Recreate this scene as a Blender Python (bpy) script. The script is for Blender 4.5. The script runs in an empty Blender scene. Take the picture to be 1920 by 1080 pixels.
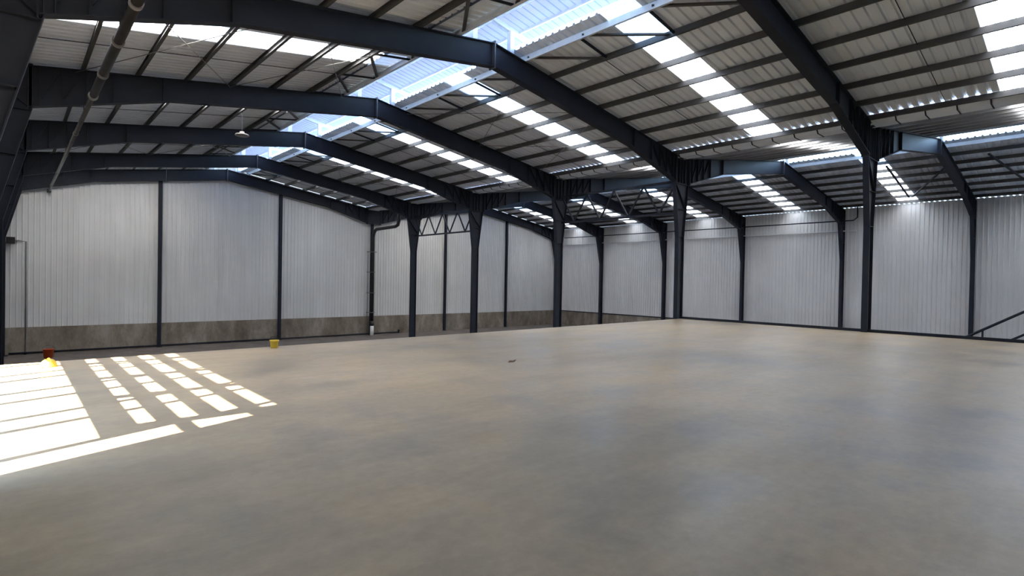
import bpy, math, random
from mathutils import Vector, Matrix

random.seed(7)
SC = bpy.context.scene
COL = SC.collection

# ------------------------------------------------------------------ camera
cam_d = bpy.data.cameras.new('camera')
cam = bpy.data.objects.new('camera', cam_d)
COL.objects.link(cam)
cam_d.sensor_width = 36.0
cam_d.lens = 1020.57 / 1920 * 36.0
cam_d.clip_end = 500
YAW, PIT, ROLL = 0.74375, -0.01234, 0.01853
Fv = Vector((math.sin(YAW) * math.cos(PIT), math.cos(YAW) * math.cos(PIT), math.sin(PIT)))
Rv = Vector((math.cos(YAW), -math.sin(YAW), 0))
Uv = Rv.cross(Fv)
R2 = Rv * math.cos(ROLL) + Uv * math.sin(ROLL)
U2 = -Rv * math.sin(ROLL) + Uv * math.cos(ROLL)
cam.matrix_world = Matrix(((R2.x, U2.x, -Fv.x, 0), (R2.y, U2.y, -Fv.y, 0), (R2.z, U2.z, -Fv.z, 0), (0, 0, 0, 1)))
SC.camera = cam

# ------------------------------------------------------------------ sky, sun, exposure
ELEV = math.radians(28.9)
AZX, AZY = 0.941, 0.339            # horizontal travel direction of the sunlight
w = bpy.data.worlds.new('sky')
SC.world = w
w.use_nodes = True
nt = w.node_tree
bg = nt.nodes['Background']
sky = nt.nodes.new('ShaderNodeTexSky')
sky.sky_type = 'NISHITA'
sky.sun_disc = False
sky.sun_elevation = ELEV
sky.sun_rotation = math.atan2(-AZX, -AZY)
sky.air_density = 1.0
sky.dust_density = 0.3
sky.ozone_density = 2.0
nt.links.new(sky.outputs[0], bg.inputs[0])
bg.inputs[1].default_value = 0.5
sun_d = bpy.data.lights.new('sun', 'SUN')
sun_d.energy = 11.5
sun_d.angle = math.radians(0.55)
sun_d.color = (1.0, 0.89, 0.74)
sun = bpy.data.objects.new('sun', sun_d)
COL.objects.link(sun)
sdir = Vector((AZX * math.cos(ELEV), AZY * math.cos(ELEV), -math.sin(ELEV)))
sun.rotation_euler = sdir.to_track_quat('-Z', 'Y').to_euler()
sun.location = (-30, -10, 40)
SC.view_settings.view_transform = 'Standard'
SC.view_settings.look = 'None'
SC.view_settings.gamma = 1.0
SC.view_settings.use_curve_mapping = False
SC.view_settings.exposure = 3.05
SC.render.engine = 'CYCLES'
SC.cycles.max_bounces = 10
SC.cycles.diffuse_bounces = 6
SC.cycles.glossy_bounces = 3
SC.cycles.transmission_bounces = 6
SC.cycles.use_denoising = True

# ------------------------------------------------------------------ materials
def new_mat(name):
    m = bpy.data.materials.new(name)
    m.use_nodes = True
    n = m.node_tree.nodes
    return m, n, m.node_tree.links, n['Principled BSDF']

def coords(n, l, scale):
    tc = n.new('ShaderNodeTexCoord')
    mp = n.new('ShaderNodeMapping')
    mp.inputs['Scale'].default_value = scale
    l.new(tc.outputs['Object'], mp.inputs['Vector'])
    return mp.outputs['Vector']

def noise(n, l, vec, scale, detail=5, rough=0.6):
    t = n.new('ShaderNodeTexNoise')
    t.inputs['Scale'].default_value = scale
    t.inputs['Detail'].default_value = detail
    t.inputs['Roughness'].default_value = rough
    l.new(vec, t.inputs['Vector'])
    return t.outputs['Fac']

def ramp(n, l, fac, stops):
    r = n.new('ShaderNodeValToRGB')
    e = r.color_ramp.elements
    e[0].position, e[0].color = stops[0][0], (*stops[0][1], 1)
    e[1].position, e[1].color = stops[-1][0], (*stops[-1][1], 1)
    for p, c in stops[1:-1]:
        x = e.new(p)
        x.color = (*c, 1)
    l.new(fac, r.inputs['Fac'])
    return r.outputs['Color']

def mixc(n, l, fac, a, b, mode='MIX'):
    m = n.new('ShaderNodeMix')
    m.data_type = 'RGBA'
    m.blend_type = mode
    if isinstance(fac, float):
        m.inputs['Factor'].default_value = fac
    else:
        l.new(fac, m.inputs['Factor'])
    for s, v in (('A', a), ('B', b)):
        i = [k for k in m.inputs if k.name == s and k.type == 'RGBA'][0]
        if isinstance(v, tuple):
            i.default_value = (*v, 1)
        else:
            l.new(v, i)
    return [k for k in m.outputs if k.type == 'RGBA'][0]

def metal_paint(name, ca, cb, rough=0.5, scale=1.2, spec=0.4, metallic=0.0):
    m, n, l, b = new_mat(name)
    v = coords(n, l, (1, 1, 1))
    f = noise(n, l, v, scale, 4)
    l.new(ramp(n, l, f, [(0.3, ca), (0.7, cb)]), b.inputs['Base Color'])
    b.inputs['Roughness'].default_value = rough
    b.inputs['Specular IOR Level'].default_value = spec
    b.inputs['Metallic'].default_value = metallic
    return m

STEEL = metal_paint('dark_painted_steel', (0.014, 0.017, 0.026), (0.021, 0.025, 0.037), 0.6, 1.2, 0.22)
PURLIN = metal_paint('purlin_paint', (0.055, 0.054, 0.053), (0.08, 0.078, 0.076), 0.5)
PURLG = metal_paint('purlin_lighter_grey', (0.28, 0.285, 0.29), (0.36, 0.365, 0.37), 0.5)  # lighter grey purlins for the slope rising past the centre columns
GALV = metal_paint('galvanised_steel', (0.66, 0.71, 0.77), (0.76, 0.81, 0.87), 0.45, 4.0, 0.5, 0.0)
BLACKP = metal_paint('black_plastic', (0.012, 0.012, 0.013), (0.02, 0.02, 0.021), 0.4)
WHITEP = metal_paint('white_plastic', (0.72, 0.72, 0.71), (0.8, 0.8, 0.79), 0.4)
PIPEM = metal_paint('pipe_steel', (0.014, 0.013, 0.013), (0.025, 0.024, 0.023), 0.5, 3.0, 0.15)
PIPEL = metal_paint('pipe_grey_steel', (0.06, 0.057, 0.05), (0.10, 0.095, 0.085), 0.42, 3.0)
COUPM = metal_paint('coupling_metal', (0.13, 0.125, 0.12), (0.19, 0.18, 0.17), 0.4, 3.0)
YELLOW = metal_paint('yellow_plastic', (0.80, 0.56, 0.05), (0.85, 0.62, 0.08), 0.4)
REDP = metal_paint('red_plastic', (0.45, 0.06, 0.015), (0.5, 0.08, 0.02), 0.4)
BROWN = metal_paint('dry_leaf', (0.10, 0.06, 0.03), (0.16, 0.10, 0.05), 0.8)

def sheet_mat(name, ca, cb, rough, sx=(1, 1, 1), streak=0.25, spec=0.4):
    m, n, l, b = new_mat(name)
    f = noise(n, l, coords(n, l, sx), 1.0, 5)
    f2 = noise(n, l, coords(n, l, (0.25, 0.25, 0.25)), 1.0, 3)
    c1 = ramp(n, l, f, [(0.3, ca), (0.7, cb)])
    c2 = ramp(n, l, f2, [(0.35, (1 - streak,) * 3), (0.65, (1, 1, 1))])
    l.new(mixc(n, l, 1.0, c1, c2, 'MULTIPLY'), b.inputs['Base Color'])
    b.inputs['Roughness'].default_value = rough
    b.inputs['Specular IOR Level'].default_value = spec
    return m

ROOFM = sheet_mat('roof_sheet_underside', (0.73, 0.785, 0.85), (0.79, 0.845, 0.91), 0.5, (0.3, 1.5, 0.3), 0.12)
CLAD = sheet_mat('pale_wall_cladding', (0.58, 0.575, 0.565), (0.65, 0.645, 0.635), 0.42, (2, 2, 0.15), 0.10, 0.5)

def trans_mat(name, tcol, dcol, mix, laps=False):
    m, n, l, b = new_mat(name)
    n.remove(b)
    out = n['Material Output']
    t = n.new('ShaderNodeBsdfTranslucent')
    d = n.new('ShaderNodeBsdfDiffuse')
    x = n.new('ShaderNodeMixShader')
    f = noise(n, l, coords(n, l, (0.6, 1.2, 0.6)), 1.0, 4)
    k = tuple(c * 0.86 for c in tcol)
    base = ramp(n, l, f, [(0.3, k), (0.7, tcol)])
    if laps:                                # doubled sheet at the rib laps lets less light through
        sx = n.new('ShaderNodeSeparateXYZ')
        l.new(n['Texture Coordinate'].outputs['Object'], sx.inputs[0])
        m1 = n.new('ShaderNodeMath'); m1.operation = 'DIVIDE'; m1.inputs[1].default_value = 7.5 / 26.5
        m2 = n.new('ShaderNodeMath'); m2.operation = 'FLOORED_MODULO'; m2.inputs[1].default_value = 1.0
        l.new(sx.outputs['Y'], m1.inputs[0]); l.new(m1.outputs[0], m2.inputs[0])
        lp = ramp(n, l, m2.outputs[0], [(0.56, (1, 1, 1)), (0.60, (0.1, 0.1, 0.1)), (0.70, (0.1, 0.1, 0.1)), (0.74, (1, 1, 1))])
        base = mixc(n, l, 1.0, base, lp, 'MULTIPLY')
    l.new(base, t.inputs['Color'])
    d.inputs['Color'].default_value = (*dcol, 1)
    x.inputs[0].default_value = mix
    l.new(d.outputs[0], x.inputs[1])
    l.new(t.outputs[0], x.inputs[2])
    l.new(x.outputs[0], out.inputs['Surface'])
    return m

SIDEC = trans_mat('pale_blue_added_sheet', (0.22, 0.32, 0.46), (0.25, 0.28, 0.34), 0.6)  # for the added monitor side sheet that throws pale light on the ridge purlin
BLUEC = sheet_mat('blue_baffle_sheet', (0.16, 0.27, 0.50), (0.20, 0.32, 0.56), 0.5)  # blue chosen to tint light entering by the left opening
SKYL = trans_mat('translucent_roof_sheet', (0.95, 0.91, 0.83), (0.6, 0.6, 0.57), 0.75, True)
CANO = trans_mat('pale_blue_translucent_sheet', (0.235, 0.26, 0.345), (0.25, 0.28, 0.34), 0.12)

def concrete_floor():
    m, n, l, b = new_mat('dusty_concrete_floor')
    v = coords(n, l, (1, 1, 1))
    big = noise(n, l, v, 0.13, 4, 0.55)
    mid = noise(n, l, v, 0.75, 6, 0.65)
    fine = noise(n, l, v, 9.0, 5, 0.7)
    sweep = noise(n, l, coords(n, l, (0.35, 1.3, 1)), 1.1, 6, 0.7)
    c = ramp(n, l, big, [(0.36, (0.31, 0.248, 0.163)), (0.5, (0.445, 0.347, 0.216)), (0.64, (0.545, 0.417, 0.252))])
    c2 = ramp(n, l, mid, [(0.32, (0.60, 0.60, 0.61)), (0.5, (0.93, 0.925, 0.92)), (0.7, (1.06, 1.04, 1.0))])
    c = mixc(n, l, 0.85, c, c2, 'MULTIPLY')
    c3 = ramp(n, l, sweep, [(0.35, (0.70, 0.69, 0.69)), (0.6, (1.0, 1.0, 1.0))])
    c = mixc(n, l, 0.6, c, c3, 'MULTIPLY')
    c4 = ramp(n, l, fine, [(0.35, (0.86, 0.86, 0.86)), (0.65, (1.03, 1.03, 1.03))])
    c = mixc(n, l, 0.7, c, c4, 'MULTIPLY')
    l.new(c, b.inputs['Base Color'])
    r = ramp(n, l, mid, [(0.3, (0.30,) * 3), (0.7, (0.46,) * 3)])
    l.new(r, b.inputs['Roughness'])
    b.inputs['Specular IOR Level'].default_value = 0.35
    bp = n.new('ShaderNodeBump')
    bp.inputs['Strength'].default_value = 0.08
    bp.inputs['Distance'].default_value = 0.02
    l.new(fine, bp.inputs['Height'])
    l.new(bp.outputs[0], b.inputs['Normal'])
    return m
FLOORM = concrete_floor()

def stained(name, a, bcol, ccol):
    m, n, l, b = new_mat(name)
    f = noise(n, l, coords(n, l, (0.6, 0.6, 0.25)), 1.6, 6, 0.7)
    g = noise(n, l, coords(n, l, (1, 1, 0.6)), 6.0, 5, 0.7)
    c = ramp(n, l, f, [(0.32, a), (0.5, bcol), (0.68, ccol)])
    c2 = ramp(n, l, g, [(0.3, (0.75,) * 3), (0.7, (1.05,) * 3)])
    l.new(mixc(n, l, 0.8, c, c2, 'MULTIPLY'), b.inputs['Base Color'])
    b.inputs['Roughness'].default_value = 0.8
    return m
PLINTH = stained('stained_concrete_plinth', (0.12, 0.095, 0.07), (0.21, 0.175, 0.135), (0.33, 0.29, 0.24))
GROUND = stained('ground_concrete', (0.085, 0.07, 0.06), (0.125, 0.105, 0.09), (0.17, 0.145, 0.125))
YARD = stained('yard_ground', (0.13, 0.125, 0.12), (0.16, 0.155, 0.15), (0.19, 0.185, 0.18))

# ------------------------------------------------------------------ mesh helper
class MB:
    def __init__(s):
        s.v, s.f = [], []
    def add(s, vs, fs):
        o = len(s.v)
        s.v += [tuple(p) for p in vs]
        s.f += [tuple(i + o for i in f) for f in fs]
        return s
    def box(s, a, b):
        x0, y0, z0 = (min(a[i], b[i]) for i in range(3))
        x1, y1, z1 = (max(a[i], b[i]) for i in range(3))
        return s.add([(x0, y0, z0), (x1, y0, z0), (x1, y1, z0), (x0, y1, z0), (x0, y0, z1), (x1, y0, z1), (x1, y1, z1), (x0, y1, z1)],
                     [(0, 3, 2, 1), (4, 5, 6, 7), (0, 1, 5, 4), (1, 2, 6, 5), (2, 3, 7, 6), (3, 0, 4, 7)])
    def prism(s, poly, y0, y1):            # polygon in XZ, extruded along Y
        n = len(poly)
        vs = [(x, y0, z) for x, z in poly] + [(x, y1, z) for x, z in poly]
        fs = [tuple(range(n)), tuple(range(2 * n - 1, n - 1, -1))]
        fs += [(i, i + n, (i + 1) % n + n, (i + 1) % n) for i in range(n)]
        return s.add(vs, fs)
    def bar(s, p, q, w, h, up=(0, 0, 1)):   # rectangular bar from p to q
        p, q = Vector(p), Vector(q)
        d = (q - p).normalized()
        u = Vector(up)
        if abs(d.dot(u)) > 0.97:
            u = Vector((1, 0, 0))
        a = d.cross(u).normalized()
        b = a.cross(d).normalized()
        c = [a * (-w / 2) - b * (h / 2), a * (w / 2) - b * (h / 2), a * (w / 2) + b * (h / 2), a * (-w / 2) + b * (h / 2)]
        return s.add([p + k for k in c] + [q + k for k in c], [(0, 1, 2, 3), (7, 6, 5, 4), (0, 4, 5, 1), (1, 5, 6, 2), (2, 6, 7, 3), (3, 7, 4, 0)])
    def tube(s, pts, r, n=12):
        pts = [Vector(p) for p in pts]
        rings = []
        a = None
        for i, p in enumerate(pts):
            d = (pts[min(i + 1, len(pts) - 1)] - pts[max(i - 1, 0)]).normalized()
            if a is None:
                u = Vector((0, 0, 1)) if abs(d.z) < 0.9 else Vector((1, 0, 0))
                a = d.cross(u).normalized()
            else:
                a = (a - d * a.dot(d)).normalized()
            b = d.cross(a)
            rr = r[i] if isinstance(r, (list, tuple)) else r
            rings.append([p + a * (rr * math.cos(2 * math.pi * k / n)) + b * (rr * math.sin(2 * math.pi * k / n)) for k in range(n)])
        vs = [q for rg in rings for q in rg]
        fs = []
        for i in range(len(rings) - 1):
            for k in range(n):
                k2 = (k + 1) % n
                fs.append((i * n + k, i * n + k2, (i + 1) * n + k2, (i + 1) * n + k))
        fs.append(tuple(range(n - 1, -1, -1)))
        fs.append(tuple((len(rings) - 1) * n + k for k in range(n)))
        return s.add(vs, fs)
    def lathe(s, prof, n=24, c=(0, 0, 0)):  # profile of (r, z)
        vs = [(c[0] + r * math.cos(2 * math.pi * k / n), c[1] + r * math.sin(2 * math.pi * k / n), c[2] + z) for r, z in prof for k in range(n)]
        fs = [(i * n + k, i * n + (k + 1) % n, (i + 1) * n + (k + 1) % n, (i + 1) * n + k) for i in range(len(prof) - 1) for k in range(n)]
        fs.append(tuple(range(n - 1, -1, -1)))
        fs.append(tuple((len(prof) - 1) * n + k for k in range(n)))
        return s.add(vs, fs)
    def build(s, name, m, parent=None, smooth=False):
        me = bpy.data.meshes.new(name)
        me.from_pydata(s.v, [], s.f)
        me.update()
        if smooth:
            for p in me.polygons:
                p.use_smooth = len(p.vertices) == 4
        me.materials.append(m)
        o = bpy.data.objects.new(name, me)
        COL.objects.link(o)
        if parent:
            o.parent = parent
        return o

def tag(o, label, cat, group=None):
    o['label'], o['category'], o['kind'] = label, cat, 'thing'
    if group:
        o['group'] = group
    return o

def thing(name, loc, label=None, cat=None, group=None):
    o = bpy.data.objects.new(name, None)
    o.empty_display_size = 0.2
    COL.objects.link(o)
    o.location = loc
    if label:
        tag(o, label, cat, group)
    return o

def clone(root, loc, label):
    r = root.copy()
    COL.objects.link(r)
    r.location = loc
    if label:
        r['label'] = label
    for ch in list(root.children):
        c = ch.copy()
        COL.objects.link(c)
        c.parent = r
        for g in list(ch.children):
            d = g.copy()
            COL.objects.link(d)
            d.parent = c
    return r

def struct(o):
    o['kind'] = 'structure'
    return o

# ------------------------------------------------------------------ dimensions
XR, XC, XA, XR2 = 11.17, 22.60, 45.55, 34.07
ZF, ZG, ZPL = -1.58, -4.77, -3.19       # upper floor, ground, top of the concrete plinth
YS = [-1.744, 5.756, 13.256, 20.756, 28.256, 35.756, 42.05]
YW, YB = 42.36, -9.3                    # far gable wall, wall behind the camera
XLW, XRW = -0.75, 45.85
SL, ZT = 0.152, 7.5                     # roof slope, rafter top at the ridge
EAVE = 11.43
def ztop(d): return ZT - SL * d
FAR = ['against the far gable wall', 'second from the far gable wall', 'third from the far gable wall', 'fourth from the far gable wall',
       'fifth from the far gable wall', 'sixth from the far gable wall', 'seventh from the far gable wall']
def far(k): return FAR[len(YS) - 1 - k]

# ------------------------------------------------------------------ floor and ground
ED = 22.72                               # edge of the raised slab over the lower ground
slab = MB()
e0, e1 = (22.55, YB), (22.80, 13.20)
vs = [(XLW, YB), (e0[0] - 0.35, YB), (e1[0], e1[1]), (12.0, 12.88), (XLW, 12.62)]
n = len(vs)
slab.add([(x, y, ZF) for x, y in vs] + [(x, y, ZG) for x, y in vs],
         [tuple(range(n)), tuple(range(2 * n - 1, n - 1, -1))] + [(i, i + n, (i + 1) % n + n, (i + 1) % n) for i in range(n)])
struct(slab.build('floor', FLOORM))
struct(MB().box((XLW, YB, ZG - 0.3), (XRW, YW, ZG)).build('floor_lower', GROUND))
struct(MB().box((-120, -120, ZG - 0.6), (160, 160, ZG - 0.32)).build('ground', YARD))
struct(MB().box((-9.4, -30, ZG - 0.3), (-9.0, 45, 2.9)).build('wall_sky_baffle', BLUEC))  # unseen wall added outside to block low sky and tint the light
# dark steel kerb along the slab edge
def edge_x(y): return 22.20 + (22.80 - 22.20) * (y - YB) / (13.20 - YB)
kb = MB()
kb.bar((edge_x(13.2) - 0.03, 13.2, ZF + 0.05), (edge_x(YB) - 0.03, YB, ZF + 0.05), 0.06, 0.10)
tag(kb.build('edge_kerb', STEEL), 'low dark steel kerb running along the slab edge beside the centre columns', 'kerb')

# ------------------------------------------------------------------ corrugated profiles
PITCH = 7.5 / 26.5
def rib_profile(t0, t1, pitch, prof):    # prof: list of (fraction, height), periodic
    out = []
    def h(t):
        f = (t / pitch) % 1.0
        for (a, ha), (b, hb) in zip(prof, prof[1:]):
            if a <= f <= b:
                return ha + (hb - ha) * (f - a) / max(b - a, 1e-9)
        return prof[-1][1]
    out.append((t0, h(t0)))
    k = math.floor(t0 / pitch)
    while k * pitch < t1:
        for f, hh in prof[:-1]:
            t = (k + f) * pitch
            if t0 + 1e-4 < t < t1 - 1e-4:
                out.append((t, hh))
        k += 1
    out.append((t1, h(t1)))
    return out
ROOFP = [(0.0, 0.0), (0.60, 0.0), (0.69, 0.055), (0.91, 0.055), (1.0, 0.0)]

def roof_part(mb, xr, side, d0, d1, y0, y1, zo=0.20, slope=SL, ztop0=ZT, hk=1.0):
    pr = rib_profile(y0, y1, PITCH, ROOFP)
    vs, fs = [], []
    for y, h in pr:
        for d in (d0, d1):
            vs.append((xr + side * d, y, ztop0 - slope * d + zo + h * hk))
    for i in range(len(pr) - 1):
        a = 2 * i
        fs.append((a, a + 1, a + 3, a + 2))
    mb.add(vs, fs)
    return mb

STRIPS = [(y + 2.85, y + 2.85 + 4.03 * PITCH) for y in YS[:-1]]
BAYW = ['bay against the far wall'] + ['%s bay from far wall' % w_ for w_ in ('second', 'third', 'fourth', 'fifth', 'sixth', 'seventh')]
SLOPES = [(XR, -1, 'outer slope of main span', 1.08, 12.15), (XR, 1, 'slope down to the centre columns', 0.93, 11.1),
          (XR2, -1, 'slope rising past the centre columns', 1.08, 11.1), (XR2, 1, 'slope down to the long side wall', 0.93, 11.95)]
for (xr, sd, nm, d0, d1) in SLOPES:
    mb = MB()
    y = YB
    segs = []
    for (a, b) in STRIPS[1 if (xr == XR and sd == -1) else 0:]:
        segs.append((y, a))
        y = b
    segs.append((y, YW + 0.3))
    for a, b in segs:
        roof_part(mb, xr, sd, d0, d1, a, b)
    for (a, b) in STRIPS:                 # metal sheet ends at the eaves below a skylight strip
        if sd == -1 and xr == XR:
            roof_part(mb, xr, sd, 11.3, d1, a, b)
        if sd == 1 and xr == XR2:
            roof_part(mb, xr, sd, 11.55, d1, a, b)
    struct(mb.build('ceiling', ROOFM))
    for i, (a, b) in enumerate(STRIPS):
        k = len(STRIPS) - 1 - i
        if i == 0 and xr == XR and sd == -1:
            continue
        m2 = MB()
        roof_part(m2, xr, sd, d0, 11.3 if (sd == -1 and xr == XR) else min(d1, 11.55), a, b)
        tag(m2.build('skylight_strip', SKYL), 'translucent roof strip, %s, %s' % (BAYW[k], nm), 'skylight', 'translucent skylight strips')

# ------------------------------------------------------------------ walls
WALLP = [(0.0, 0.0), (0.70, 0.0), (0.76, 0.03), (0.94, 0.03), (1.0, 0.0)]
WP = 0.256
def roofline(x):
    d = abs(x - XR) if x < XC else abs(x - XR2)
    return ztop(min(d, EAVE + 0.6)) + 0.18
def clad_x(mb, x0, x1, y, sgn, z0, topf):
    pr = rib_profile(x0, x1, WP, WALLP)
    for xb in (XR, XC, XR2):
        if x0 < xb < x1:
            pr.append((xb, 0.0))
    pr.sort()
    vs, fs = [], []
    for x, h in pr:
        vs += [(x, y + sgn * h, z0), (x, y + sgn * h, topf(x))]
    for i in range(len(pr) - 1):
        fs.append((2 * i, 2 * i + 2, 2 * i + 3, 2 * i + 1))
    mb.add(vs, fs)
def clad_y(mb, y0, y1, x, sgn, z0, z1):
    pr = rib_profile(y0, y1, WP, WALLP)
    vs, fs = [], []
    for y, h in pr:
        vs += [(x + sgn * h, y, z0), (x + sgn * h, y, z1)]
    for i in range(len(pr) - 1):
        fs.append((2 * i, 2 * i + 2, 2 * i + 3, 2 * i + 1))
    mb.add(vs, fs)

mb = MB(); clad_x(mb, XLW, XRW, YW, -1, ZPL, roofline)
wb = struct(mb.build('wall_back', CLAD))
p = MB().box((XLW, YW - 0.06, ZG), (XRW, YW + 0.25, ZPL)).build('plinth', PLINTH, wb)
fl = MB()
for xr in (XR, XR2):
    for s in (-1, 1):
        pts = [(xr, 6.70), (xr + s * 7.4, 5.62), (xr + s * 10.9, 4.62)]
        for (xa, za), (xb, zb) in zip(pts, pts[1:]):
            fl.bar((xa, YW - 0.05, za), (xb, YW - 0.05, zb), 0.03, 0.14)
fl.build('flashing', CLAD, wb)
mb = MB()
zr = ztop(XRW - XR2) + 0.197
clad_y(mb, YB, -8.0, XRW, -1, ZPL, zr)
clad_y(mb, -8.0, -4.6, XRW, -1, 4.0, zr)            # wide opening added to let in sky light, out of camera view
clad_y(mb, -4.6, YW, XRW, -1, ZPL, zr)
wr = struct(mb.build('wall_right', CLAD))
MB().box((XRW - 0.06, -4.6, ZG), (XRW + 0.25, YW, ZPL)).build('plinth', PLINTH, wr)
MB().box((XRW - 0.10, -4.6, ZPL - 0.05), (XRW - 0.03, YW, ZPL + 0.04)).build('base_angle', STEEL, wr)
mb = MB()
clad_x(mb, XLW, XRW, YB, 1, ZG, roofline)
struct(mb.build('wall_front', CLAD))
# left wall: clad except for the slatted opening between two frames
OY0, OY1 = 5.53, 13.0
zl = ztop(EAVE + 0.4) + 0.18
mb = MB()
clad_y(mb, YB, OY0, XLW, 1, ZG, zl)
clad_y(mb, OY1, YW, XLW, 1, ZG, zl)
mb.box((XLW - 0.05, OY0, ZG), (XLW, OY1, ZF))
HT = (2.47 - XLW) / 1.706 + ZF
mb.box((XLW - 0.05, OY0, HT), (XLW, OY1, zl))
wl = struct(mb.build('wall_left', CLAD))
# slatted screen in that opening: rails, boards, struts and paired posts
sk = 1.706
sx0, sx1 = XLW - 0.04, XLW
def hz(x): return (x - XLW) / sk + ZF
rl = MB()
for xa, xb in ((0.67, 1.0), (1.19, 1.40), (1.60, 1.82), (2.04, 2.26)):
    ys = 5.98 if xa < 0.9 else max(OY0, 6.78 - 0.36 * (0.5 * (xa + xb) - XLW))
    rl.box((sx0, ys, hz(xa)), (sx1, OY1, hz(xb)))
rl.box((sx0, OY0, hz(1.31)), (sx1, 6.0, hz(1.46)))
rl.box((sx0, OY0, hz(2.05)), (sx1, 5.68, hz(2.47)))
rl.build('shadow_board', STEEL, wl)
st = MB()
for ca, cb in ((6.68, 6.90), (8.44, 8.66), (10.10, 10.32), (11.88, 12.08)):
    xa, xb = 1.0, 2.47
    f = lambda c, x: c - 0.36 * (x - XLW)
    za, zb = hz(xa), hz(xb)
    vs = []
    for X in (sx0, sx1):
        vs += [(X, f(ca, xa), za), (X, f(cb, xa), za), (X, f(cb, xb), zb), (X, f(ca, xb), zb)]
    st.add(vs, [(0, 1, 2, 3), (7, 6, 5, 4), (0, 4, 5, 1), (1, 5, 6, 2), (2, 6, 7, 3), (3, 7, 4, 0)])
vs = []
for X in (sx0, sx1):
    vs += [(X, 5.95, hz(1.0)), (X, 6.10, hz(1.0)), (X, 5.95, hz(1.35))]
st.add(vs, [(0, 1, 2), (5, 4, 3), (0, 3, 4, 1), (1, 4, 5, 2), (2, 5, 3, 0)])
st.build('shadow_strut', STEEL, wl)
ps = MB()
for yy, ww in ((5.95, 0.10), (7.02, 0.11), (7.60, 0.11), (8.63, 0.11), (9.28, 0.11), (10.38, 0.11), (10.95, 0.11), (12.03, 0.11), (12.6, 0.11)):
    ps.box((sx0, yy - ww / 2, ZF), (sx1, yy + ww / 2, HT))
ps.build('shadow_post', STEEL, wl)

# ------------------------------------------------------------------ steel frames
FW = 0.20
def flange(mb, p, q, wdt, t=0.022):
    mb.bar((p[0], 0, p[1]), (q[0], 0, q[1]), wdt, t)

def make_rafter():                        # one gable beam, ridge at local x = 0
    root = thing('roof_beam', (0, 0, 0))
    for s in (-1, 1):
        dk, de = 7.4, 10.86
        top = [(0, ZT), (s * de, ztop(de))]
        bot = [(s * de, 4.67), (s * dk, ztop(dk) - 0.735), (0, ZT - 0.74)]
        m = MB()
        m.prism(top + bot, -0.008, 0.008)
        flange(m, (0, ZT - .011), (s * de, ztop(de) - .011), 0.26)
        flange(m, (0, ZT - 0.73), (s * dk, ztop(dk) - 0.725), 0.26)
        flange(m, (s * dk, ztop(dk) - 0.725), (s * de, 4.68), 0.26)
        r = m.build('rafter', STEEL, root)
        for d in (7.6, 8.9, 9.55, 10.1, 10.6):
            zt, zb = ztop(d) - .02, 5.64 - (d - 7.4) * 0.28 + .03
            MB().box((s * d - 0.008, -0.12, zb), (s * d + 0.008, 0.12, zt)).build('stiffener', STEEL, root)
        for d, d2 in ((9.0, 9.5), (9.6, 10.05), (10.15, 10.55)):
            MB().bar((s * d, -0.06, ztop(d) - 0.1), (s * d2, -0.06, 4.98 + (10.6 - d2) * .28), 0.10, 0.012).build('stiffener', STEEL, root)
        ep = MB().box((s * (de - 0.025), -0.13, 4.60), (s * de, 0.13, ztop(de)))
        ep.build('end_plate', STEEL, root)
    MB().box((-0.022, -0.14, ZT - 0.80), (0.022, 0.14, ZT + 0.06)).build('apex_plate', APEXM, root)
    return root
APEXM = metal_paint('apex_plate_paint', (0.06, 0.066, 0.08), (0.085, 0.092, 0.11), 0.4)

def col_poly(kind):
    """local x = 0 at the column line"""
    zt = ztop(EAVE - 0.5)
    zv = ztop(EAVE)
    if kind == 'center':
        return [(-0.225, ZG), (0.225, ZG), (0.225, 2.15), (0.56, 4.67), (0.56, ztop(EAVE - 0.56)), (0, zv), (-0.56, ztop(EAVE - 0.56)), (-0.56, 4.67), (-0.225, 2.15)]
    s = 1 if kind == 'left' else -1
    p = [(-0.20, ZG), (0.19, ZG), (0.19, 1.95), (0.86, 4.67), (0.86, ztop(10.57)), (-0.20, ztop(EAVE + 0.2))]
    return [(s * x, z) for x, z in p]

def make_column(kind):
    root = thing('steel_column', (0, 0, 0))
    m = MB()
    poly = col_poly(kind)
    m.prism(poly, -0.008, 0.008)
    k = len(poly)
    for i in range(k):
        a, b = poly[i], poly[(i + 1) % k]
        if a[1] == ZG and b[1] == ZG:
            continue
        flange(m, a, b, FW)
    if kind == 'center':
        pass
    m.build('shaft', STEEL, root)
    s = 0 if kind == 'center' else (1 if kind == 'left' else -1)
    def stiff(m):
        m.build('stiffener', STEEL, root)
    if kind == 'center':
        for z, hw in ((4.6, 0.54), (3.45, 0.39), (2.2, 0.22)):
            stiff(MB().box((-hw, -0.095, z - 0.008), (hw, 0.095, z + 0.008)))
        stiff(MB().bar((-0.5, -0.05, 4.55), (0.36, -0.05, 3.5), 0.09, 0.014))
        for x in (-0.25, 0.0, 0.25):
            stiff(MB().bar((x, -0.05, 4.65), (x, -0.05, 5.7), 0.09, 0.012))
    else:
        for z, xi in ((4.6, 0.84), (3.3, 0.5), (2.0, 0.19)):
            stiff(MB().box((s * -0.2, -0.095, z - 0.008), (s * xi, 0.095, z + 0.008)))
        stiff(MB().bar((s * -0.18, -0.05, 5.5), (s * 0.82, -0.05, 4.65), 0.09, 0.014))
    bp = MB()
    bp.box((-0.32, -0.2, ZG), (0.32, 0.2, ZG + 0.03))
    bp.build('base_plate', STEEL, root)
    return root

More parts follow.
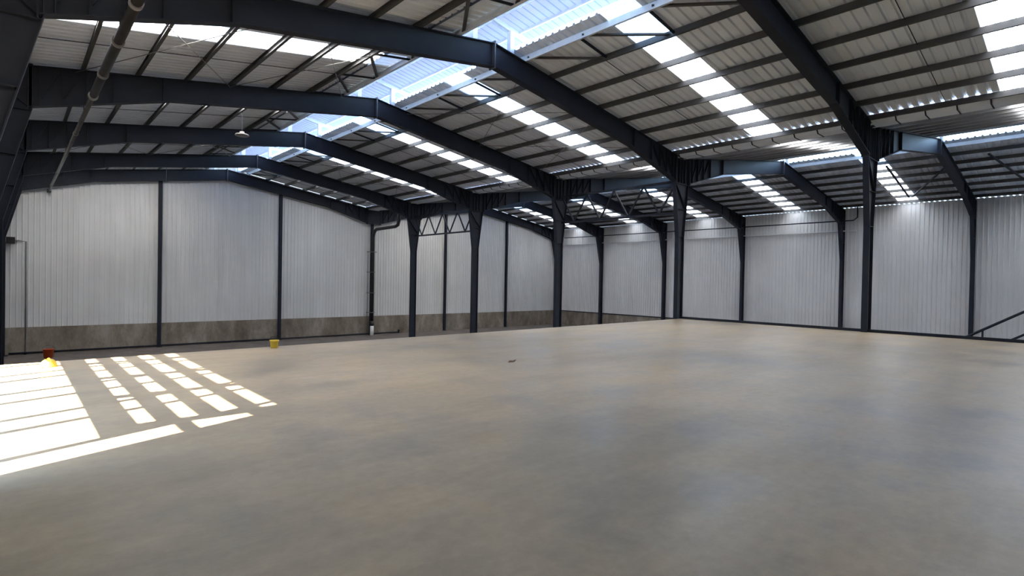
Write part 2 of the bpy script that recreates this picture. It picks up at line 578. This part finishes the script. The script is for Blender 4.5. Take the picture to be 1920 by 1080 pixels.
raft = make_rafter()
tag(raft, '', 'roof beam', 'dark steel gable roof beams')
first = True
for xr, span in ((XR, 'over the main span'), (XR2, 'beyond the centre columns')):
    for k, y in enumerate(YS):
        lb = 'dark roof beam %s, %s' % (span, far(k))
        if first:
            raft.location = (xr, y, 0); raft['label'] = lb; first = False
        else:
            clone(raft, (xr, y, 0), lb)
for kind, x, txt in (('center', XC, 'dark tapered column in the centre row, %s'), ('left', -0.45, 'dark haunched column on the open slatted side, %s'),
                     ('right', XA, 'slim dark tapered column along the long side wall, %s')):
    c0 = make_column(kind)
    tag(c0, '', 'column', {'center': 'centre row columns', 'left': 'open side columns', 'right': 'side wall columns'}[kind])
    for k, y in enumerate(YS):
        if kind == 'center' and k == len(YS) - 1:
            continue
        fk = far(k + 1).replace('against', 'closest to') if kind == 'center' else far(k)
        yy = y - 0.37 if (kind == 'left' and k == 1) else y
        if k == 0:
            c0.location = (x, yy, 0); c0['label'] = txt % fk
        else:
            clone(c0, (x, yy, 0), txt % fk)

# ------------------------------------------------------------------ purlins
ORD = ['highest', 'second', 'third', 'fourth', 'fifth', 'sixth', 'seventh', 'lowest']
def purlin(mb, x, z, s, h=0.20, wd=0.07, y0=YB + 0.05, y1=YW - 0.05):
    t = 0.012
    mb.box((x - t / 2, y0, z), (x + t / 2, y1, z + h))
    mb.box((x, y0, z), (x + s * wd, y1, z + t))
    mb.box((x, y0, z + h - t), (x + s * wd, y1, z + h))
    mb.box((x + s * wd - t, y0, z), (x + s * wd, y1, z + 0.03))
PD = [1.33 + 1.375 * k for k in range(8)]
for (xr, sd, nm, d0, d1) in SLOPES:
    for k, d in enumerate(PD):
        if k == 7:
            d = 10.85
        m = MB()
        purlin(m, xr + sd * d, ztop(d) + 0.002, sd, 0.18 if k else 0.185)
        lb = '%s roof purlin on the %s' % ('lowest' if k == 7 else ORD[k] + ' highest', nm)
        if k == 0:
            lb = 'galvanised purlin at the ridge opening, %s' % nm
        tag(m.build('roof_purlin' if k else 'ridge_purlin', GALV if k == 0 else (PURLG if (xr == XR2 and sd == -1) else PURLIN)), lb, 'purlin', 'steel roof purlins')

# struts between the ridge purlin and the next, on the main span
for sd, nm in ((-1, 'outer slope of main span'), (1, 'slope down to the centre columns')):
    for k in range(1, len(YS)):
        ya, yb = YS[k - 1], YS[k]
        da, db = PD[0], PD[1]
        def P(d, y): return (XR + sd * d, y, ztop(d) + 0.09)
        root = thing('purlin_brace', P(da, (ya + yb) / 2), 'dark struts beside the ridge, %s, %s' % (BAYW[len(YS) - 1 - k], nm), 'brace', 'struts beside the ridge')
        o = Vector(root.location)
        def brc(nm2, a, b, wd):
            m = MB(); m.bar(Vector(a) - o, Vector(b) - o, wd, 0.05)
            m.build(nm2, PURLIN if nm2 == 'diagonal' else STEEL, root)
        L = yb - ya
        for f in (0.02, 0.36, 0.68):
            brc('strut', P(da, ya + L * f), P(db, ya + L * f), 0.07)
        brc('diagonal', P(da, ya + L * 0.34), P(db, ya + L * 0.04), 0.10)
        brc('diagonal', P(da, ya + L * 0.66), P(db, ya + L * 0.38), 0.10)
        brc('diagonal', P(da, ya + L * 0.97), P(db, ya + L * 0.70), 0.10)

# sag rods at mid bay
for sd, nm in ((-1, 'outer slope of main span'), (1, 'slope down to the centre columns')):
    for k in range(1, len(YS)):
        y = (YS[k - 1] + YS[k]) / 2 + 1.55
        m = MB()
        m.tube([(XR + sd * PD[1], y, ztop(PD[1]) + 0.14), (XR + sd * PD[7], y, ztop(PD[7]) + 0.14)], 0.011, 6)
        tag(m.build('sag_rod', STEEL), 'thin rod across the purlins, %s, %s' % (BAYW[len(YS) - 1 - k], nm), 'rod', 'sag rods')
# cross bracing rods under the roof
for sd, nm in ((-1, 'outer slope of main span'), (1, 'slope down to the centre columns')):
    for k in (3, 5):
        for j, (da, db) in enumerate(((1.5, 5.6), (5.6, 9.8))):
            root = thing('cross_brace', (XR + sd * da, YS[k - 1], ztop(da)), '%s crossed rods, %s, %s' % (('upper', 'lower')[j], BAYW[len(YS) - 1 - k], nm), 'bracing', 'crossed bracing rods')
            o = Vector(root.location)
            for (a, b) in (((da, YS[k - 1]), (db, YS[k])), ((db, YS[k - 1]), (da, YS[k]))):
                m = MB()
                m.tube([Vector((XR + sd * a[0], a[1], ztop(a[0]) - 0.06)) - o, Vector((XR + sd * b[0], b[1], ztop(b[0]) - 0.06)) - o], 0.012, 6)
                m.build('rod', COUPM, root)
# heavier bracing in the roof plane above the side wall
for k, lb in ((2, 'between the fifth and sixth roof beams'), (1, 'between the sixth and seventh roof beams')):
    ya, yb = YS[k - 1], YS[k]
    def Q(d, y): return Vector((XR2 + d, y, ztop(d) - 0.05))
    if k == 2:
        segs = [(Q(2.9, ya + 2.85), Q(9.4, ya + 3.05)), (Q(3.6, ya + 0.05), Q(9.4, ya + 2.9))]
    else:
        segs = [(Q(2.9, yb - 1.6), Q(9.4, yb - 2.9)), (Q(3.6, ya + 0.05), Q(9.4, yb - 3.0))]
    root = thing('roof_brace', segs[0][0], 'pair of dark braces meeting above the side wall, %s' % lb, 'brace', 'roof braces over the side wall')
    for a, b in segs:
        MB().bar(a - segs[0][0], b - segs[0][0], 0.09, 0.07).build('brace_bar', STEEL, root)

# ------------------------------------------------------------------ ridge monitors
CZ, CS = 8.36, 0.17
def zc(d): return CZ - CS * d
for xr, nm in ((XR, 'over the main span'), (XR2, 'over the span beyond the centre columns')):
    root = thing('ridge_skylight', (xr, YB, 0), 'raised translucent ridge canopy on pale posts, %s' % nm, 'ridge skylight', 'raised ridge skylights')
    for sd in (-1, 1):
        m = MB()
        yo = (5.4 if xr == XR else -1.9) - YB
        roof_part(m, 0, sd, 0.0, 1.66 if sd > 0 else 2.2, yo, YW + 0.3 - YB, 0.05, CS, CZ, 0.4)  # unseen side drawn wider to keep direct sun out
        m.build('glazing', CANO, root)
        m = MB()
        roof_part(m, 0, sd, 0.0, 1.66 if sd > 0 else 2.2, 0.0, yo, 0.05, CS, CZ)
        m.build('added_ridge_cover', ROOFM, root)  # unseen opaque cover added to darken the floor near the camera
        if sd < 0:
            MB().box((-2.21, 0, 7.3), (-2.2, YW + 0.3 - YB, zc(2.2) + 0.03)).build('added_side_sheet', SIDEC, root)  # unseen sheet added to shut out roof glare and light the ridge purlin
        for d in (1.12, 0.12):
            m = MB(); m.box((sd * d - 0.03, 0, zc(d) - 0.03), (sd * d + 0.03, YW - YB, zc(d) + 0.04))
            m.build('canopy_rail', GALV, root)
    for k, y in enumerate(YS[1:]):
        yl = y - YB
        m = MB()
        m.bar((0, yl, zc(0) - 0.05), (1.68, yl, zc(1.68) - 0.06), 0.10, 0.16)
        m.bar((0, yl, zc(0) - 0.05), (-2.2, yl, zc(2.2) - 0.05), 0.08, 0.13)
        m.build('canopy_rafter', GALV, root)
        for sd in (-1, 1):
            MB().box((sd * 0.77 - 0.085, yl - 0.085, ztop(0.77)), (sd * 0.77 + 0.085, yl + 0.085, zc(0.77) - 0.1)).build('canopy_post', GALV, root)
    for yy in (0.0, YW - YB):
        m = MB(); m.prism([(-1.2, 7.3), (1.2, 7.3), (1.2, zc(1.2)), (0, zc(0)), (-1.2, zc(1.2))], yy - 0.01, yy + 0.01)
        m.build('end_panel', CLAD, root)

# ------------------------------------------------------------------ valley gutter
root = thing('valley_gutter', (XC, YB, 0), 'long sheet metal gutter over the centre columns in the roof valley', 'gutter')
g = MB()
for sd in (-1, 1):
    g.add([(sd * 0.30, 0, 5.775), (sd * 0.30, YW - YB, 5.775), (sd * 0.52, YW - YB, 6.02), (sd * 0.52, 0, 6.02)], [(0, 1, 2, 3)])
g.add([(-0.30, 0, 5.775), (0.30, 0, 5.775), (0.30, YW - YB, 5.775), (-0.30, YW - YB, 5.775)], [(0, 1, 2, 3)])
g.build('trough', ROOFM, root)
yy = 0.3
while yy < YW - YB - 14:
    b = MB()
    for sd in (-1, 1):
        b.bar((sd * 0.31, yy, 5.76), (sd * 0.54, yy, 6.01), 0.04, 0.02)
    b.bar((-0.31, yy, 5.762), (0.31, yy, 5.762), 0.04, 0.012)
    b.build('strap', STEEL, root)
    yy += 0.82

# ------------------------------------------------------------------ lattice girders between centre columns
def girder(ya, yb, lb):
    root = thing('lattice_girder', (XC, ya, 3.3), lb, 'truss', 'lattice girders between centre columns')
    L = yb - ya
    a, b = 0.22, L - 0.22
    MB().bar((0, a, 0), (0, b, 0), 0.12, 0.10).build('bottom_chord', STEEL, root)
    MB().bar((0, a, 1.45), (0, b, 1.45), 0.12, 0.10).build('top_chord', STEEL, root)
    n = 4
    for i in range(n):
        y0 = a + (b - a) * i / n
        y1 = a + (b - a) * (i + 1) / n
        ym = (y0 + y1) / 2
        MB().bar((0, y0, 1.42), (0, ym, 0.02), 0.07, 0.07).build('web_bar', STEEL, root)
        MB().bar((0, ym, 0.02), (0, y1, 1.42), 0.07, 0.07).build('web_bar', STEEL, root)
    return root
girder(YS[4], YS[5], 'lattice girder between the two centre columns closest to the far gable wall')
girder(YS[2], YS[3], 'lattice girder between the third and fourth centre columns from the far gable wall')

# ------------------------------------------------------------------ wind posts on the far gable wall
for x, lb in ((7.2, 'thin dark post on the far wall, closest to the slatted open side'), (14.95, 'thin dark post on the far wall beside the small yellow tub'),
              (22.55, 'thin dark post on the far wall right behind the black downpipe'), (30.2, 'thin dark post on the far wall seen through the lattice girder'), (37.95, 'thin dark post on the far wall nearest the side wall corner')):
    m = MB()
    zt = min(roofline(x), 6.9 if x == 0 else roofline(x)) - 0.75
    m.box((-0.10, -0.012, 0), (0.10, 0.0, zt - ZG))
    m.box((-0.10, -0.2, 0), (0.10, -0.188, zt - ZG))
    m.box((-0.008, -0.2, 0), (0.008, 0, zt - ZG))
    root = thing('wind_post', (x, YW - 0.07, ZG), lb, 'post', 'posts on the far gable wall')
    m.build('shaft', STEEL, root)
    if x == 22.55:
        k2 = MB()
        k2.prism([(-0.62, 9.38), (0.68, 9.38), (0.68, 10.55), (-0.62, 10.55)], -0.30, -0.24)
        k2.prism([(-0.62, 10.45), (0.68, 10.45), (0.68, 10.55), (-0.62, 10.55)], -0.24, -0.10)
        k2.build('knee_plate', STEEL, root)
    MB().box((-0.16, -0.26, 0), (0.16, -0.001, 0.03)).build('base_plate', STEEL, root)

# ------------------------------------------------------------------ pipes
def arc(c, r, a0, a1, u, v, n=8):
    c, u, v = Vector(c), Vector(u), Vector(v)
    return [c + u * (r * math.cos(a0 + (a1 - a0) * i / n)) + v * (r * math.sin(a0 + (a1 - a0) * i / n)) for i in range(n + 1)]
PX, PZ = 1.60, 4.80
root = thing('overhead_pipe', (PX, 20, PZ), 'long dark pipe slung under the roof beams above the sunlit floor', 'pipe')
MB().tube([(0, -26, 0), (0, -1.6, 0), (0, -1.3, 0)], [0.095, 0.095, 0.07], 14).build('pipe_run', PIPEM, root, True)
MB().tube([(0, -1.3, 0), (0, 22.1, 0)], 0.062, 14).build('pipe_run', PIPEL, root, True)
for y in (-20, -14, -8.3, -6.1, -3.6, -1.4):
    MB().tube([(0, y - 0.07, 0), (0, y + 0.07, 0)], 0.115, 14).build('coupling', COUPM, root, True)
for y in (4, 8.6, 14, 19):
    MB().tube([(0, y - 0.06, 0), (0, y + 0.06, 0)], 0.08, 14).build('coupling', COUPM, root, True)
for y in (-13.5, -6.6, 0.9, 8.4, 15.9):
    MB().tube([(0, y + 0.3, 0.06), (0, y + 0.3, 1.28)], 0.012, 6).build('hanger', STEEL, root)
MB().box((-0.09, 21.9, -0.09), (0.09, 22.25, 0.09)).build('wall_socket', BLACKP, root)

root = thing('downpipe', (22.42, 41.75, ZG), 'black downpipe with white foot beside the far wall below the roof valley', 'pipe')
pts = [(0, 0, 1.1), (0, 0, 8.2)] + arc((0, -0.7, 8.2), 0.7, 0, math.pi / 2, (0, 1, 0), (0, 0, 1))[1:] + [(0, -3.6, 8.95), (0, -3.95, 9.05), (0, -4.1, 9.4), (0, -4.1, 10.55)]
MB().tube(pts, 0.135, 14).build('pipe_run', BLACKP, root, True)
MB().tube([(0, 0, 0.8), (0, 0, 1.2)], 0.17, 14).build('pipe_collar', BLACKP, root, True)
o_ = MB().tube([(0, 0, 0), (0, 0, 0.85)], 0.155, 14).build('pipe_foot', WHITEP, root, True)
o_['label'] = 'white foot of the pipe'
for z in (1.9, 3.55, 5.3, 7.0):
    b = MB(); b.box((-0.42, 0.1, z), (0.25 if z < 6 else 0.42, 0.3, z + 0.05)); b.box((-0.16, -0.16, z), (0.16, 0.12, z + 0.05))
    b.build('bracket', COUPM, root)
MB().tube([(-0.36, 0.2, 0.3), (-0.36, 0.2, 7.1)], 0.025, 8).build('conduit', COUPM, root, True)

root = thing('wall_conduit', (0.62, YW - 0.07, ZG), 'thin conduit climbing the far wall beside the outermost dark column', 'conduit')
MB().tube([(0, 0, 0.1), (0, 0, 6.55), (-0.32, 0, 6.58), (-0.62, -0.1, 6.58)], 0.035, 8).build('pipe_run', COUPM, root, True)
MB().tube([(0, 0, 0.0), (0, 0, 0.16)], 0.06, 8).build('pipe_end', STEEL, root)
root = thing('wall_floodlight', (0.0, YW - 0.25, 1.63), 'small black floodlight box on the column end of the wall conduit', 'floodlight')
MB().box((-0.24, -0.18, 0), (0.14, 0.1, 0.36)).build('housing', BLACKP, root)
MB().box((-0.2, -0.20, 0.04), (0.1, -0.18, 0.32)).build('lens', BLACKP, root)
MB().box((-0.05, 0.1, 0.1), (0.0, 0.2, 0.26)).build('bracket', STEEL, root)

root = thing('base_pipe', (7.5, YW - 0.12, ZG + 0.10), 'thin dark pipe running along the foot of the far concrete plinth', 'pipe')
MB().tube([(-7.6, 0, 0), (17.8, 0, 0)], 0.05, 8).build('pipe_run', STEEL, root, True)
MB().tube([(17.8, 0, -0.08), (17.8, 0, 0.2)], 0.08, 8).build('pipe_fitting', STEEL, root)

root = thing('side_wall_pipe', (XA - 0.42, 13.0, 4.9), 'thin dark pipe running high along the long side wall', 'pipe')
MB().tube([(0, 27.6, 0), (0, -0.55, 0), (0, -0.8, 0.2), (0, -0.8, 1.1)], 0.045, 8).build('pipe_run', STEEL, root, True)
for y in (0.25, 7.75, 15.25, 22.75):
    MB().box((-0.06, y - 0.04, -0.06), (0.3, y + 0.04, 0.06)).build('clamp', COUPM, root)
root = thing('side_wall_rail', (XA - 0.25, 13.0, 4.2), 'narrow girt crossing the side wall cladding below the high pipe', 'girt')
MB().box((0.30, -0.6, -0.04), (0.45, 29.0, 0.04)).build('rail_bar', CLAD, root)

# ------------------------------------------------------------------ lamps
def lamp(loc, top, lb):
    root = thing('high_bay_lamp', loc, lb, 'lamp', 'round hanging lamps')
    MB().lathe([(0.02, 0.17), (0.09, 0.16), (0.10, 0.09), (0.25, 0.05), (0.27, 0.0), (0.26, -0.02)], 20).build('lamp_shade', COUPM, root, True)
    MB().lathe([(0.24, -0.01), (0.23, -0.03), (0.05, -0.04)], 20).build('lens', COUPM, root, True)
    MB().tube([(0, 0, 0.16), (0, 0, top - loc[2])], 0.012, 6).build('suspension_rod', STEEL, root)
lamp((7.06, 24.5, 5.88), ztop(4.08) + 0.03, 'round lamp hanging from the roof in front of a dark roof beam')
lamp((8.43, 29.4, 6.55), ztop(2.7) + 0.03, 'smaller looking round lamp hanging one bay beyond the other')
m = MB().tube([(0, 0, 0), (0, 0, 1.05)], 0.012, 6)
r_ = thing('hanging_cable', (7.06, 39.6, 5.85), 'thin cable hanging from the roof before the far gable wall', 'cable')
m.build('cable', STEEL, r_)
MB().tube([(0, 0, -0.08), (0, 0, 0.02)], 0.05, 8).build('cable_end', BLACKP, r_)

# ------------------------------------------------------------------ stair beyond the slab edge
SX = 22.62
root = thing('metal_stair', (SX, 1.5, ZF), 'dark metal stair with handrail dropping from the slab edge', 'stair')
run, rise = 4.85, ZG - ZF
for dx in (0.12, 1.22):
    MB().bar((dx, 0, -0.12), (dx, run, rise - 0.0), 0.06, 0.24).build('stringer', STEEL, root)
ns = 16
for i in range(ns):
    y = run * (i + 0.5) / ns
    z = rise * (i + 0.7) / ns
    MB().box((0.12, y - 0.14, z - 0.03), (1.22, y + 0.14, z)).build('tread', STEEL, root)
sl = rise / run
h0 = 1.03
MB().tube([(0.48, -1.6, h0), (0.48, 0, h0), (0.48, run, h0 + rise)], 0.042, 10).build('handrail', STEEL, root, True)
MB().tube([(0.48, -1.6, h0 - 0.72), (0.48, 0, h0 - 0.72), (0.48, run, h0 - 0.72 + rise)], 0.036, 10).build('mid_rail', STEEL, root, True)
for y in (-1.5, 0.0, 1.12, 2.4, 3.6, 4.8):
    zz = max(0, y) * sl
    MB().bar((0.48, y, zz - 0.1), (0.48, y, zz + h0), 0.05, 0.05).build('rail_post', STEEL, root)

# ------------------------------------------------------------------ small things
def hat(name, loc, m, s, rz, lb):
    root = thing(name, loc, lb, 'hard hat')
    prof = [(0.145, 0.0), (0.15, 0.012), (0.128, 0.03), (0.122, 0.07), (0.10, 0.115), (0.06, 0.145), (0.01, 0.155)]
    o = MB().lathe([(a * s, b * s) for a, b in prof], 28).build('shell', m, root, True)
    b = MB(); b.tube([(0, -0.115 * s, 0.07 * s), (0, -0.07 * s, 0.135 * s), (0, 0, 0.165 * s), (0, 0.07 * s, 0.135 * s), (0, 0.115 * s, 0.07 * s)], 0.018 * s, 8)
    b.build('ridge_band', m, root, True)
    v = MB(); v.lathe([(0.02 * s, 0.0), (0.09 * s, 0.004 * s), (0.085 * s, 0.02 * s), (0.02 * s, 0.024 * s)], 20, (0.11 * s, 0, 0)).build('peak', m, root, True)
    root.rotation_euler = (0, 0, rz)
    return root
hat('hard_hat', (0.47, 11.98, ZF), YELLOW, 0.85, math.radians(200), 'yellow hard hat lying on the sunlit floor')

def bucket(loc, m, r0, r1, h, lb, nm='plastic_bucket', cat='bucket'):
    root = thing(nm, loc, lb, cat)
    MB().lathe([(r0, 0), (r1, h), (r1 + 0.012, h), (r1 + 0.012, h - 0.03), (r1 - 0.01, h - 0.005), (r0 - 0.01, 0.01)], 24).build('bucket_body', m, root, True)
    hh = MB().tube(arc((0, 0, h - 0.02), r1 + 0.015, 0.15, math.pi - 0.15, (1, 0, 0), (0, 0.55, 0.83), 12), 0.006, 6)
    hh.build('bucket_handle', STEEL, root)
    return root
bucket((1.55, 39.9, ZG), REDP, 0.20, 0.25, 0.50, 'red bucket standing on the lower ground behind the hard hat', 'plastic_bucket')
bucket((4.33, 12.52, ZF), YELLOW, 0.075, 0.09, 0.17, 'small yellow tub standing at the slab edge before a wall post', 'plastic_tub', 'tub')
lf = MB()
lf.add([(-0.11, 0, 0.004), (-0.03, 0.035, 0.03), (0.06, 0.03, 0.02), (0.12, 0.0, 0.045), (0.05, -0.035, 0.012), (-0.04, -0.03, 0.006),
        (-0.03, 0.0, 0.0), (0.05, 0.0, 0.0)], [(0, 6, 1), (1, 6, 7, 2), (2, 7, 3), (0, 5, 6), (5, 4, 7, 6), (4, 3, 7)])
o = lf.build('dry_leaf', BROWN)
o.location = (7.21, 7.80, ZF + 0.002)
tag(o, 'small dry brown leaf lying on the open concrete floor', 'leaf')
